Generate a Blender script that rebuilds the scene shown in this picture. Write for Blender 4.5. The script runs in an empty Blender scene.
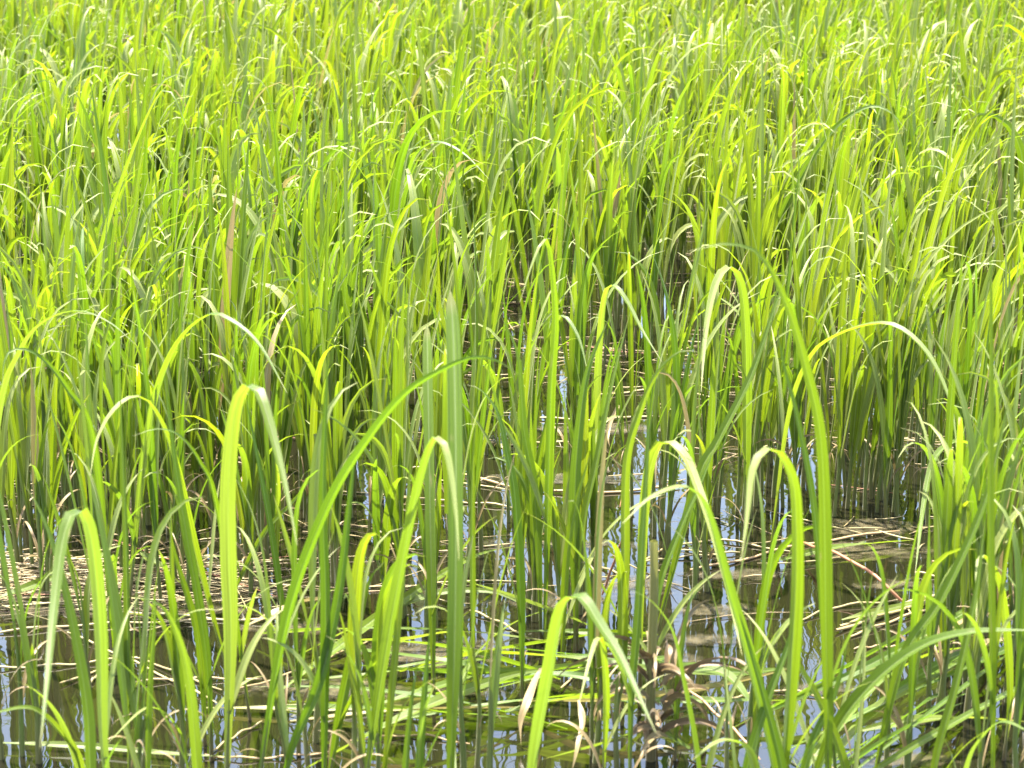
import bpy, math, random
import numpy as np
from mathutils import Vector, noise as mnoise

rng = np.random.default_rng(7)
random.seed(7)
R = math.radians
scene = bpy.context.scene
C = scene.collection

# ------------------------------------------------------------------ camera
CAM_H, F = 2.6, 2000.0
PITCH = math.atan((384 + 150) / F)
cam_d = bpy.data.cameras.new('camera')
cam = bpy.data.objects.new('camera', cam_d)
C.objects.link(cam)
cam.location = (0, 0, CAM_H)
cam.rotation_euler = (math.pi / 2 - PITCH, 0, 0)
cam_d.sensor_width = 36
cam_d.lens = 36 * F / 1024
cam_d.clip_start, cam_d.clip_end = 0.1, 3000
cam_d.dof.use_dof = True
cam_d.dof.focus_distance = 8.7
cam_d.dof.aperture_fstop = 4.8
scene.camera = cam

CP, SP = math.cos(PITCH), math.sin(PITCH)


def ray(x, y):
    a, b = (x - 512) / F, (384 - y) / F
    return np.array([a, CP + b * SP, -SP + b * CP])


def ground(x, y, z=0.0):
    d = ray(x, y)
    t = (z - CAM_H) / d[2]
    return np.array([0, 0, CAM_H]) + d * t


def on_plane(x, y, Y):
    d = ray(x, y)
    return np.array([0, 0, CAM_H]) + d * (Y / d[1])


def to_px(P):
    x, y, z = P[..., 0], P[..., 1], P[..., 2] - CAM_H
    dep = y * CP - z * SP
    up = y * SP + z * CP
    return 512 + F * x / dep, 384 - F * up / dep


def scale_at(Y):
    return F / (Y * CP)


# ------------------------------------------------------------------ materials
def new_mat(name):
    m = bpy.data.materials.new(name)
    m.use_nodes = True
    nt = m.node_tree
    nt.nodes.clear()
    return m, nt, nt.nodes, nt.links


def mixc(n, l, fac, a, b, mode='MIX'):
    k = n.new('ShaderNodeMix')
    k.data_type = 'RGBA'
    k.blend_type = mode
    for s, v in ((k.inputs[0], fac), (k.inputs[6], a), (k.inputs[7], b)):
        if isinstance(v, (int, float)):
            s.default_value = v
        elif isinstance(v, tuple):
            s.default_value = (*v, 1) if len(v) == 3 else v
        else:
            l.new(v, s)
    return k.outputs[2]


def math_n(n, l, op, a, b=0.0):
    k = n.new('ShaderNodeMath')
    k.operation = op
    for s, v in ((k.inputs[0], a), (k.inputs[1], b)):
        if isinstance(v, (int, float)):
            s.default_value = v
        else:
            l.new(v, s)
    return k.outputs[0]


def reed_material():
    m, nt, n, l = new_mat('reed_blade')
    out = n.new('ShaderNodeOutputMaterial')
    at = n.new('ShaderNodeAttribute'); at.attribute_name = 'pig'
    sep = n.new('ShaderNodeSeparateColor'); l.new(at.outputs['Color'], sep.inputs[0])
    age, tint, mud = sep.outputs[0], sep.outputs[1], sep.outputs[2]
    uv = n.new('ShaderNodeUVMap'); uv.uv_map = 'blade'
    mp = n.new('ShaderNodeMapping'); mp.inputs['Scale'].default_value = (14, 1.3, 1)
    l.new(uv.outputs[0], mp.inputs[0])
    vein = n.new('ShaderNodeTexNoise'); vein.inputs['Scale'].default_value = 1.0
    vein.inputs['Detail'].default_value = 3
    l.new(mp.outputs[0], vein.inputs['Vector'])
    mp2 = n.new('ShaderNodeMapping'); mp2.inputs['Scale'].default_value = (1.5, 7, 1)
    l.new(uv.outputs[0], mp2.inputs[0])
    blot = n.new('ShaderNodeTexNoise'); blot.inputs['Scale'].default_value = 1.0
    blot.inputs['Detail'].default_value = 4
    l.new(mp2.outputs[0], blot.inputs['Vector'])
    rib = n.new('ShaderNodeMapRange'); rib.inputs[1].default_value, rib.inputs[2].default_value = .05, .2
    rib.inputs[3].default_value, rib.inputs[4].default_value = .55, 0
    l.new(at.outputs['Alpha'], rib.inputs[0])
    sp = n.new('ShaderNodeMapRange'); sp.inputs[1].default_value, sp.inputs[2].default_value = .66, .74
    sp.inputs[4].default_value = .4
    l.new(blot.outputs['Fac'], sp.inputs[0])
    age = math_n(n, l, 'MAXIMUM', age, sp.outputs[0])
    geo = n.new('ShaderNodeNewGeometry')
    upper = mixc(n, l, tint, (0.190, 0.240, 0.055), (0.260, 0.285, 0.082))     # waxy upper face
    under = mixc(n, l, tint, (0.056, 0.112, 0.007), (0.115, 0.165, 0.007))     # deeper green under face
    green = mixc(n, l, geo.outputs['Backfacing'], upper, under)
    gtr = mixc(n, l, tint, (0.13, 0.24, 0.004), (0.265, 0.335, 0.004))
    gtr = mixc(n, l, age, gtr, (0.42, 0.30, 0.12))
    green = mixc(n, l, rib.outputs[0], green, (0.24, 0.29, 0.13))
    straw = mixc(n, l, blot.outputs['Fac'], (0.15, 0.095, 0.035), (0.38, 0.30, 0.15))
    col = mixc(n, l, age, green, straw)
    muddy = mixc(n, l, blot.outputs['Fac'], (0.045, 0.026, 0.010), (0.14, 0.085, 0.032))
    col = mixc(n, l, mud, col, muddy)
    vr = n.new('ShaderNodeMapRange')
    vr.inputs[1].default_value, vr.inputs[2].default_value = 0.3, 0.7
    vr.inputs[3].default_value, vr.inputs[4].default_value = 0.62, 1.32
    l.new(vein.outputs['Fac'], vr.inputs[0])
    vm = n.new('ShaderNodeCombineColor')
    for i in range(3):
        l.new(vr.outputs[0], vm.inputs[i])
    col = mixc(n, l, 1.0, col, vm.outputs[0], 'MULTIPLY')
    bump = n.new('ShaderNodeBump'); bump.inputs['Strength'].default_value = 0.35
    bump.inputs['Distance'].default_value = 0.002
    l.new(vein.outputs['Fac'], bump.inputs['Height'])
    p = n.new('ShaderNodeBsdfPrincipled')
    l.new(col, p.inputs['Base Color'])
    rough = math_n(n, l, 'MULTIPLY_ADD', blot.outputs['Fac'], 0.2)
    rough.node.inputs[2].default_value = 0.36
    l.new(rough, p.inputs['Roughness'])
    p.inputs['IOR'].default_value = 1.5
    p.inputs['Specular IOR Level'].default_value = 0.5
    p.inputs['Sheen Weight'].default_value = 0.1
    p.inputs['Sheen Roughness'].default_value = 0.4
    l.new(bump.outputs[0], p.inputs['Normal'])
    tr = n.new('ShaderNodeBsdfTranslucent')
    tc = mixc(n, l, 1.0, gtr, vm.outputs[0], 'MULTIPLY')
    l.new(tc, tr.inputs['Color'])
    mx = n.new('ShaderNodeMixShader')
    tf = math_n(n, l, 'SUBTRACT', 1.0, mud)
    ta = math_n(n, l, 'MULTIPLY_ADD', age, -0.3)
    ta.node.inputs[2].default_value = 0.5
    tf = math_n(n, l, 'MULTIPLY', tf, ta)
    l.new(tf, mx.inputs[0]); l.new(p.outputs[0], mx.inputs[1]); l.new(tr.outputs[0], mx.inputs[2])
    l.new(mx.outputs[0], out.inputs['Surface'])
    return m


def straw_material():
    m, nt, n, l = new_mat('dry_straw')
    out = n.new('ShaderNodeOutputMaterial')
    at = n.new('ShaderNodeAttribute'); at.attribute_name = 'pig'
    sep = n.new('ShaderNodeSeparateColor'); l.new(at.outputs['Color'], sep.inputs[0])
    tc = n.new('ShaderNodeTexCoord')
    ns = n.new('ShaderNodeTexNoise'); ns.inputs['Scale'].default_value = 14; ns.inputs['Detail'].default_value = 4
    l.new(tc.outputs['Object'], ns.inputs['Vector'])
    a = mixc(n, l, sep.outputs[1], (0.38, 0.32, 0.15), (0.23, 0.17, 0.07))
    b = mixc(n, l, sep.outputs[1], (0.23, 0.18, 0.08), (0.08, 0.05, 0.022))
    col = mixc(n, l, ns.outputs['Fac'], a, b)
    col = mixc(n, l, sep.outputs[2], col, (0.28, 0.10, 0.055))
    p = n.new('ShaderNodeBsdfPrincipled')
    l.new(col, p.inputs['Base Color'])
    p.inputs['Roughness'].default_value = 0.55
    l.new(p.outputs[0], out.inputs['Surface'])
    return m


def water_material():
    m, nt, n, l = new_mat('marsh_water')
    out = n.new('ShaderNodeOutputMaterial')
    tc = n.new('ShaderNodeTexCoord')
    ns = n.new('ShaderNodeTexNoise'); ns.inputs['Scale'].default_value = 0.9; ns.inputs['Detail'].default_value = 5
    l.new(tc.outputs['Object'], ns.inputs['Vector'])
    col = mixc(n, l, ns.outputs['Fac'], (0.005, 0.0056, 0.0024), (0.012, 0.0106, 0.0045))
    w = n.new('ShaderNodeTexNoise'); w.inputs['Scale'].default_value = 5.5; w.inputs['Detail'].default_value = 2
    l.new(tc.outputs['Object'], w.inputs['Vector'])
    b = n.new('ShaderNodeBump'); b.inputs['Strength'].default_value = 0.11; b.inputs['Distance'].default_value = 0.012
    l.new(w.outputs['Fac'], b.inputs['Height'])
    p = n.new('ShaderNodeBsdfPrincipled')
    l.new(col, p.inputs['Base Color'])
    p.inputs['Roughness'].default_value = 0.015
    p.inputs['IOR'].default_value = 1.75
    l.new(b.outputs[0], p.inputs['Normal'])
    l.new(p.outputs[0], out.inputs['Surface'])
    return m


def film_material():
    m, nt, n, l = new_mat('algae_film')
    out = n.new('ShaderNodeOutputMaterial')
    tc = n.new('ShaderNodeTexCoord')
    ns = n.new('ShaderNodeTexNoise'); ns.inputs['Scale'].default_value = 22; ns.inputs['Detail'].default_value = 6
    l.new(tc.outputs['Object'], ns.inputs['Vector'])
    r = n.new('ShaderNodeMapRange'); r.inputs[1].default_value = .35; r.inputs[2].default_value = .65
    l.new(ns.outputs['Fac'], r.inputs[0])
    col = mixc(n, l, r.outputs[0], (0.030, 0.026, 0.011), (0.105, 0.086, 0.046))
    b = n.new('ShaderNodeBump'); b.inputs['Strength'].default_value = 0.5; b.inputs['Distance'].default_value = 0.004
    l.new(ns.outputs['Fac'], b.inputs['Height'])
    p = n.new('ShaderNodeBsdfPrincipled')
    l.new(col, p.inputs['Base Color']); l.new(b.outputs[0], p.inputs['Normal'])
    p.inputs['Roughness'].default_value = 0.4
    ca = n.new('ShaderNodeAttribute'); ca.attribute_name = 'cover'
    mp = n.new('ShaderNodeMapping'); mp.inputs['Scale'].default_value = (1, 1.6, 1)
    l.new(tc.outputs['Object'], mp.inputs[0])
    n2 = n.new('ShaderNodeTexNoise'); n2.inputs['Scale'].default_value = 9; n2.inputs['Detail'].default_value = 9
    n2.inputs['Roughness'].default_value = .68
    l.new(mp.outputs[0], n2.inputs['Vector'])
    q = math_n(n, l, 'MULTIPLY_ADD', ca.outputs['Fac'], .42); l.new(n2.outputs['Fac'], q.node.inputs[2])
    r2 = n.new('ShaderNodeMapRange'); r2.inputs[1].default_value = .68; r2.inputs[2].default_value = .88
    r2.inputs[4].default_value = .6
    l.new(q, r2.inputs[0])
    cz = math_n(n, l, 'MULTIPLY', ca.outputs['Fac'], 8.0); cz.node.use_clamp = True
    fac = math_n(n, l, 'MULTIPLY', r2.outputs[0], cz)
    tp = n.new('ShaderNodeBsdfTransparent')
    mx = n.new('ShaderNodeMixShader')
    l.new(fac, mx.inputs[0]); l.new(tp.outputs[0], mx.inputs[1]); l.new(p.outputs[0], mx.inputs[2])
    l.new(mx.outputs[0], out.inputs['Surface'])
    return m


M_REED, M_STRAW, M_WATER, M_FILM = reed_material(), straw_material(), water_material(), film_material()


# ------------------------------------------------------------------ mesh helpers
class Buf:
    """collects vertex / quad / pigment / blade-coordinate arrays"""
    def __init__(self):
        self.V, self.Q, self.P, self.U, self.n = [], [], [], [], 0

    def add(self, V, Q, P, U):
        self.V.append(V); self.Q.append(Q + self.n); self.P.append(P); self.U.append(U)
        self.n += len(V)

    def build(self, name, mat, parent=None, origin=(0, 0, 0)):
        V = np.concatenate(self.V) - np.asarray(origin)
        Q = np.concatenate(self.Q); P = np.concatenate(self.P); U = np.concatenate(self.U)
        me = bpy.data.meshes.new(name)
        me.vertices.add(len(V)); me.loops.add(Q.size); me.polygons.add(len(Q))
        me.vertices.foreach_set('co', V.astype(np.float32).ravel())
        me.loops.foreach_set('vertex_index', Q.astype(np.int32).ravel())
        me.polygons.foreach_set('loop_start', np.arange(0, Q.size, 4, dtype=np.int32))
        me.polygons.foreach_set('use_smooth', np.ones(len(Q), bool))
        a = me.attributes.new('pig', 'FLOAT_COLOR', 'POINT')
        a.data.foreach_set('color', P.astype(np.float32).ravel())
        uv = me.uv_layers.new(name='blade')
        uv.data.foreach_set('uv', U[Q.ravel()].astype(np.float32).ravel())
        me.update(); me.validate()
        me.materials.append(mat)
        o = bpy.data.objects.new(name, me)
        C.objects.link(o)
        if parent is not None:
            o.parent = parent
        else:
            o.location = origin
        return o


def unit(a):
    return a / np.maximum(np.linalg.norm(a, axis=-1, keepdims=True), 1e-9)


def tangents(P):
    return unit(np.gradient(P, axis=-2))


def profile(S, base=0.42, rise=0.4, power=3.2):
    s = np.linspace(0, 1, S)
    k = np.clip(s / rise, 0, 1)
    k = k * k * (3 - 2 * k)
    return np.maximum((base + (1 - base) * k) * (1 - s ** power), 0.03)


def ribbons(buf, P, W, B, N, fold, age, tint, mud):
    """P,B,N (n,S,3); W,age,mud (n,S); tint (n,): blades folded along the midrib"""
    n, S, _ = P.shape
    if np.ndim(fold) == 0:
        fold = np.full((n, S), fold)
    h = (W / 2)[..., None]
    L = P - B * h + N * h * fold[..., None]
    Rr = P + B * h + N * h * fold[..., None]
    V = np.stack([L, P, P, Rr], 2).reshape(-1, 3)
    i = np.arange(n)[:, None] * S * 4 + np.arange(S - 1)[None] * 4
    q1 = np.stack([i, i + 1, i + 5, i + 4], -1).reshape(-1, 4)
    q2 = np.stack([i + 2, i + 3, i + 7, i + 6], -1).reshape(-1, 4)
    pig = np.stack([age, np.broadcast_to(tint[:, None], age.shape), mud, 0 * age], -1)
    pig = np.repeat(pig[:, :, None, :], 4, 2)
    pig[:, :, 0, 3] = 1; pig[:, :, 3, 3] = 1
    pig = pig.reshape(-1, 4)
    seg = np.linalg.norm(np.diff(P, axis=1), axis=-1)
    v = np.concatenate([np.zeros((n, 1)), np.cumsum(seg, 1)], 1) + (tint * 37.3)[:, None]
    U = np.stack([np.broadcast_to(np.array([0, .5, .5, 1.0])[None, None], (n, S, 4)) + (tint * 91.7)[:, None, None],
                  np.broadcast_to(v[..., None], (n, S, 4))], -1).reshape(-1, 2)
    buf.add(V, np.concatenate([q1, q2]), pig, U)


def tubes(buf, P, rad, age, tint, mud, K=5):
    """P (n,S,3), rad (n,S)"""
    n, S, _ = P.shape
    T = tangents(P)
    ref = np.where(np.abs(T[..., 2:3]) > 0.7, np.array([1.0, 0, 0]), np.array([0, 0, 1.0]))
    X = unit(np.cross(ref, T)); Y = np.cross(T, X)
    a = np.linspace(0, 2 * math.pi, K, endpoint=False)
    V = P[:, :, None] + rad[..., None, None] * (X[:, :, None] * np.cos(a)[None, None, :, None] + Y[:, :, None] * np.sin(a)[None, None, :, None])
    i = np.arange(n)[:, None, None] * S * K + np.arange(S - 1)[None, :, None] * K
    k = np.arange(K)[None, None]; k2 = (k + 1) % K
    Q = np.stack([i + k, i + k2, i + K + k2, i + K + k], -1).reshape(-1, 4)
    pig = np.stack([age, np.broadcast_to(tint[:, None], age.shape), mud, 0 * age + .5], -1)
    pig = np.repeat(pig[:, :, None], K, 2).reshape(-1, 4)
    U = np.stack([np.broadcast_to((np.arange(K) / K)[None, None] + (tint * 91)[:, None, None], (n, S, K)),
                  np.broadcast_to((np.linspace(0, 1, S)[None] + (tint * 37)[:, None])[..., None], (n, S, K))], -1).reshape(-1, 2)
    buf.add(V.reshape(-1, 3), Q, pig, U)


def sweep_leaf(P0, az, el0, length, curv, power, S, tw0, tw1):
    """spines that start steep and droop along their azimuth"""
    n = len(az)
    s = np.linspace(0, 1, S)[None]
    el = np.maximum(el0[:, None] - curv[:, None] * s ** power[:, None], R(-86))
    azs = az[:, None] + 0.25 * np.sin(s * 2 + tw0[:, None] * 5)
    D = np.stack([np.cos(el) * np.sin(azs), np.cos(el) * np.cos(azs), np.sin(el)], -1)
    step = D * (length / (S - 1))[:, None, None]
    P = P0[:, None] + np.concatenate([np.zeros((n, 1, 3)), np.cumsum(step[:, :-1], 1)], 1)
    B0 = np.stack([np.cos(azs), -np.sin(azs), np.zeros_like(azs)], -1)
    N0 = np.cross(B0, D)
    t = (tw0[:, None] + tw1[:, None] * s)[..., None]
    B = np.cos(t) * B0 + np.sin(t) * N0
    N = np.cross(B, D)
    return P, B, N


def resample(pts, S):
    """Catmull-Rom through pts, S points by equal arc length"""
    p = np.asarray(pts, float)
    q = np.concatenate([[2 * p[0] - p[1]], p, [2 * p[-1] - p[-2]]])
    out = []
    for i in range(len(p) - 1):
        a, b, c, d = q[i], q[i + 1], q[i + 2], q[i + 3]
        for t in np.linspace(0, 1, 16, endpoint=False):
            out.append(0.5 * (2 * b + (c - a) * t + (2 * a - 5 * b + 4 * c - d) * t * t + (3 * b - a - 3 * c + d) * t ** 3))
    out.append(p[-1])
    out = np.array(out)
    L = np.concatenate([[0], np.cumsum(np.linalg.norm(np.diff(out, axis=0), axis=1))])
    u = np.linspace(0, L[-1], S)
    return np.stack([np.interp(u, L, out[:, k]) for k in range(out.shape[1])], 1)


def tag(o, label=None, cat=None, group=None, kind=None):
    for k, v in (('label', label), ('category', cat), ('group', group), ('kind', kind)):
        if v:
            o[k] = v
    return o


def empty(name, loc):
    o = bpy.data.objects.new(name, None)
    o.empty_display_size = 0.1
    C.objects.link(o)
    o.location = loc
    return o


def mud_of(z, top=0.22):
    return np.clip(1 - z / top, 0, 1) ** 1.3 * 0.95


# ------------------------------------------------------------------ reeds traced one by one
N_REED = 0


def traced_blade(bx, by, pts, w, dd, face, S=42, power=3.2):
    """one blade: image points in the upright plane through the base, then bowed towards / away in depth"""
    b = ground(bx, by)
    path = resample([(bx, by)] + list(pts), S)
    s = np.linspace(0, 1, S)
    xs_, ys_ = path[:, 0], path[:, 1]
    chord = np.hypot(xs_[-1] - xs_[0], ys_[-1] - ys_[0])
    arc = np.hypot(np.diff(xs_), np.diff(ys_)).sum()
    arch = arc > 1.045 * chord
    if arch:
        hang = np.hypot(xs_[-1] - xs_[ys_.argmin()], ys_[-1] - ys_[ys_.argmin()])
        dd = -(.22 + 1.1 * hang / scale_at(b[1]))
    dep = dd * s ** 1.9 + 0.03 * math.sin(bx) * s
    P = np.array([on_plane(x, y, b[1] + k) for (x, y), k in zip(path, dep)])
    P[0] = b
    T = tangents(P)
    D = unit(P - np.array([0, 0, CAM_H]))
    perp = unit(np.cross(T, D)); dpt = unit(D - T * np.sum(D * T, -1, keepdims=True))
    sgn = np.sign(T[np.argmax(np.abs(T[:, 0])), 0]) or 1.0
    a = sgn * (face + 0.1 + 0.5 * np.abs(T[:, 0]) ** 1.5) + 0.25 * (s - .5) * math.cos(by)
    a = a[:, None]
    Bv = np.cos(a) * perp + np.sin(a) * dpt
    Nv = np.cross(Bv, T)
    if arch:                                   # a blade that bends over its flat side: its width is the normal of the bend plane
        Ba, Na = Bv, Nv
        Bp = np.linalg.svd(P - P.mean(0))[2][2]
        Bv = unit(Bp - T * np.sum(T * Bp, -1, keepdims=True))
        Nv = np.cross(Bv, T)
        if np.abs(np.sum(Bv * perp, -1)).mean() < .5:   # an arch seen from the side shows its face by a twist
            Bv, Nv = Ba, Na
        tw = (.35 * math.sin(bx * .7) * (1 - s) + .25 * math.cos(bx * 1.3) * s)[:, None]
        Bv, Nv = np.cos(tw) * Bv + np.sin(tw) * Nv, np.cos(tw) * Nv - np.sin(tw) * Bv
    if Nv[int(S * .5):, 2].sum() < 0:
        Nv = -Nv
    W = profile(S, .34, .42, power) * (w / scale_at(b[1])) * .94
    return b, P, Bv, Nv, W


def extra_leaf(parent, base, top, az, length, width, curv, el, tint, age, mat=M_REED):
    dead = .55 if age > .5 else 0
    P, B, N = sweep_leaf(top[None], np.array([az]), np.array([el]), np.array([length]), np.array([curv]),
                         np.array([2.0]), 14, np.array([rng.normal(0, .4)]), np.array([rng.normal(0, .6)]))
    buf = Buf()
    S = 14
    a = np.clip(age + 0 * P[..., 0], 0, 1)
    a[:, -2:] = np.maximum(a[:, -2:], .35)
    P[..., 2] = np.maximum(P[..., 2], 0.015)
    ribbons(buf, P, (profile(S, .6, .3) * width)[None], B, N, 0.3, a, np.array([tint]), np.maximum(mud_of(P[..., 2]) * (age < .5), dead))
    return buf.build('leaf', mat, parent, base)


def traced_reed(bx, by, label, blades, extra=1, tint=None, group=None, stem=True):
    global N_REED
    N_REED += 1
    b0 = ground(bx, by)
    root = empty('reed', b0)
    tag(root, label, 'reed', group)
    t0 = rng.uniform(.0, .5) if tint is None else tint
    for k, bl in enumerate(blades):
        pts, w, dd, face = bl[:4]
        b, P, Bv, Nv, W = traced_blade(bx + k * 3, by + k, pts, w, dd, face, power=bl[4] if len(bl) > 4 else 3.2)
        S = len(P)
        s = np.linspace(0, 1, S)
        if k == 0 and stem:
            m = int(S * .2)
            sp = P[:m].copy()
            sp = np.concatenate([[sp[0] - np.array([0, 0, .12])], sp])
            r = np.linspace(.0085, .0015, m + 1) * min(1.1, max(.7, w / 12))
            tb = Buf()
            tubes(tb, sp[None], r[None], np.full((1, m + 1), .05), np.array([t0]), mud_of(sp[None, :, 2], .25), 7)
            tb.build('stem', M_REED, root, b0)
        age = np.where(s > .97, .3, .0) + rng.uniform(0, .06)
        buf = Buf()
        fold = np.linspace(.9, .25, S)[None]
        ribbons(buf, P[None], W[None], Bv[None], Nv[None], fold, age[None], np.array([np.clip(t0 + rng.normal(0, .12), 0, 1)]),
                mud_of(P[None, :, 2], .12) * .8)
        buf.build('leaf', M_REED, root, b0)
        main = P
    for _ in range(extra):
        i = int(rng.integers(5, 11))
        extra_leaf(root, b0, main[i], rng.uniform(0, 6.28), rng.uniform(.3, .55), rng.uniform(.012, .024),
                   rng.uniform(.3, 1.6), R(rng.uniform(62, 80)), np.clip(t0 + rng.normal(0, .15), 0, 1), rng.uniform(0, .1))
    if rng.random() < .5:     # a withered sheath leaf low on the stem
        extra_leaf(root, b0, main[1] + np.array([0, 0, .03]), rng.uniform(0, 6.28), rng.uniform(.15, .32), rng.uniform(.008, .016),
                   rng.uniform(1.5, 3), R(70), rng.random(), rng.uniform(.8, 1))
    return root


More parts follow.
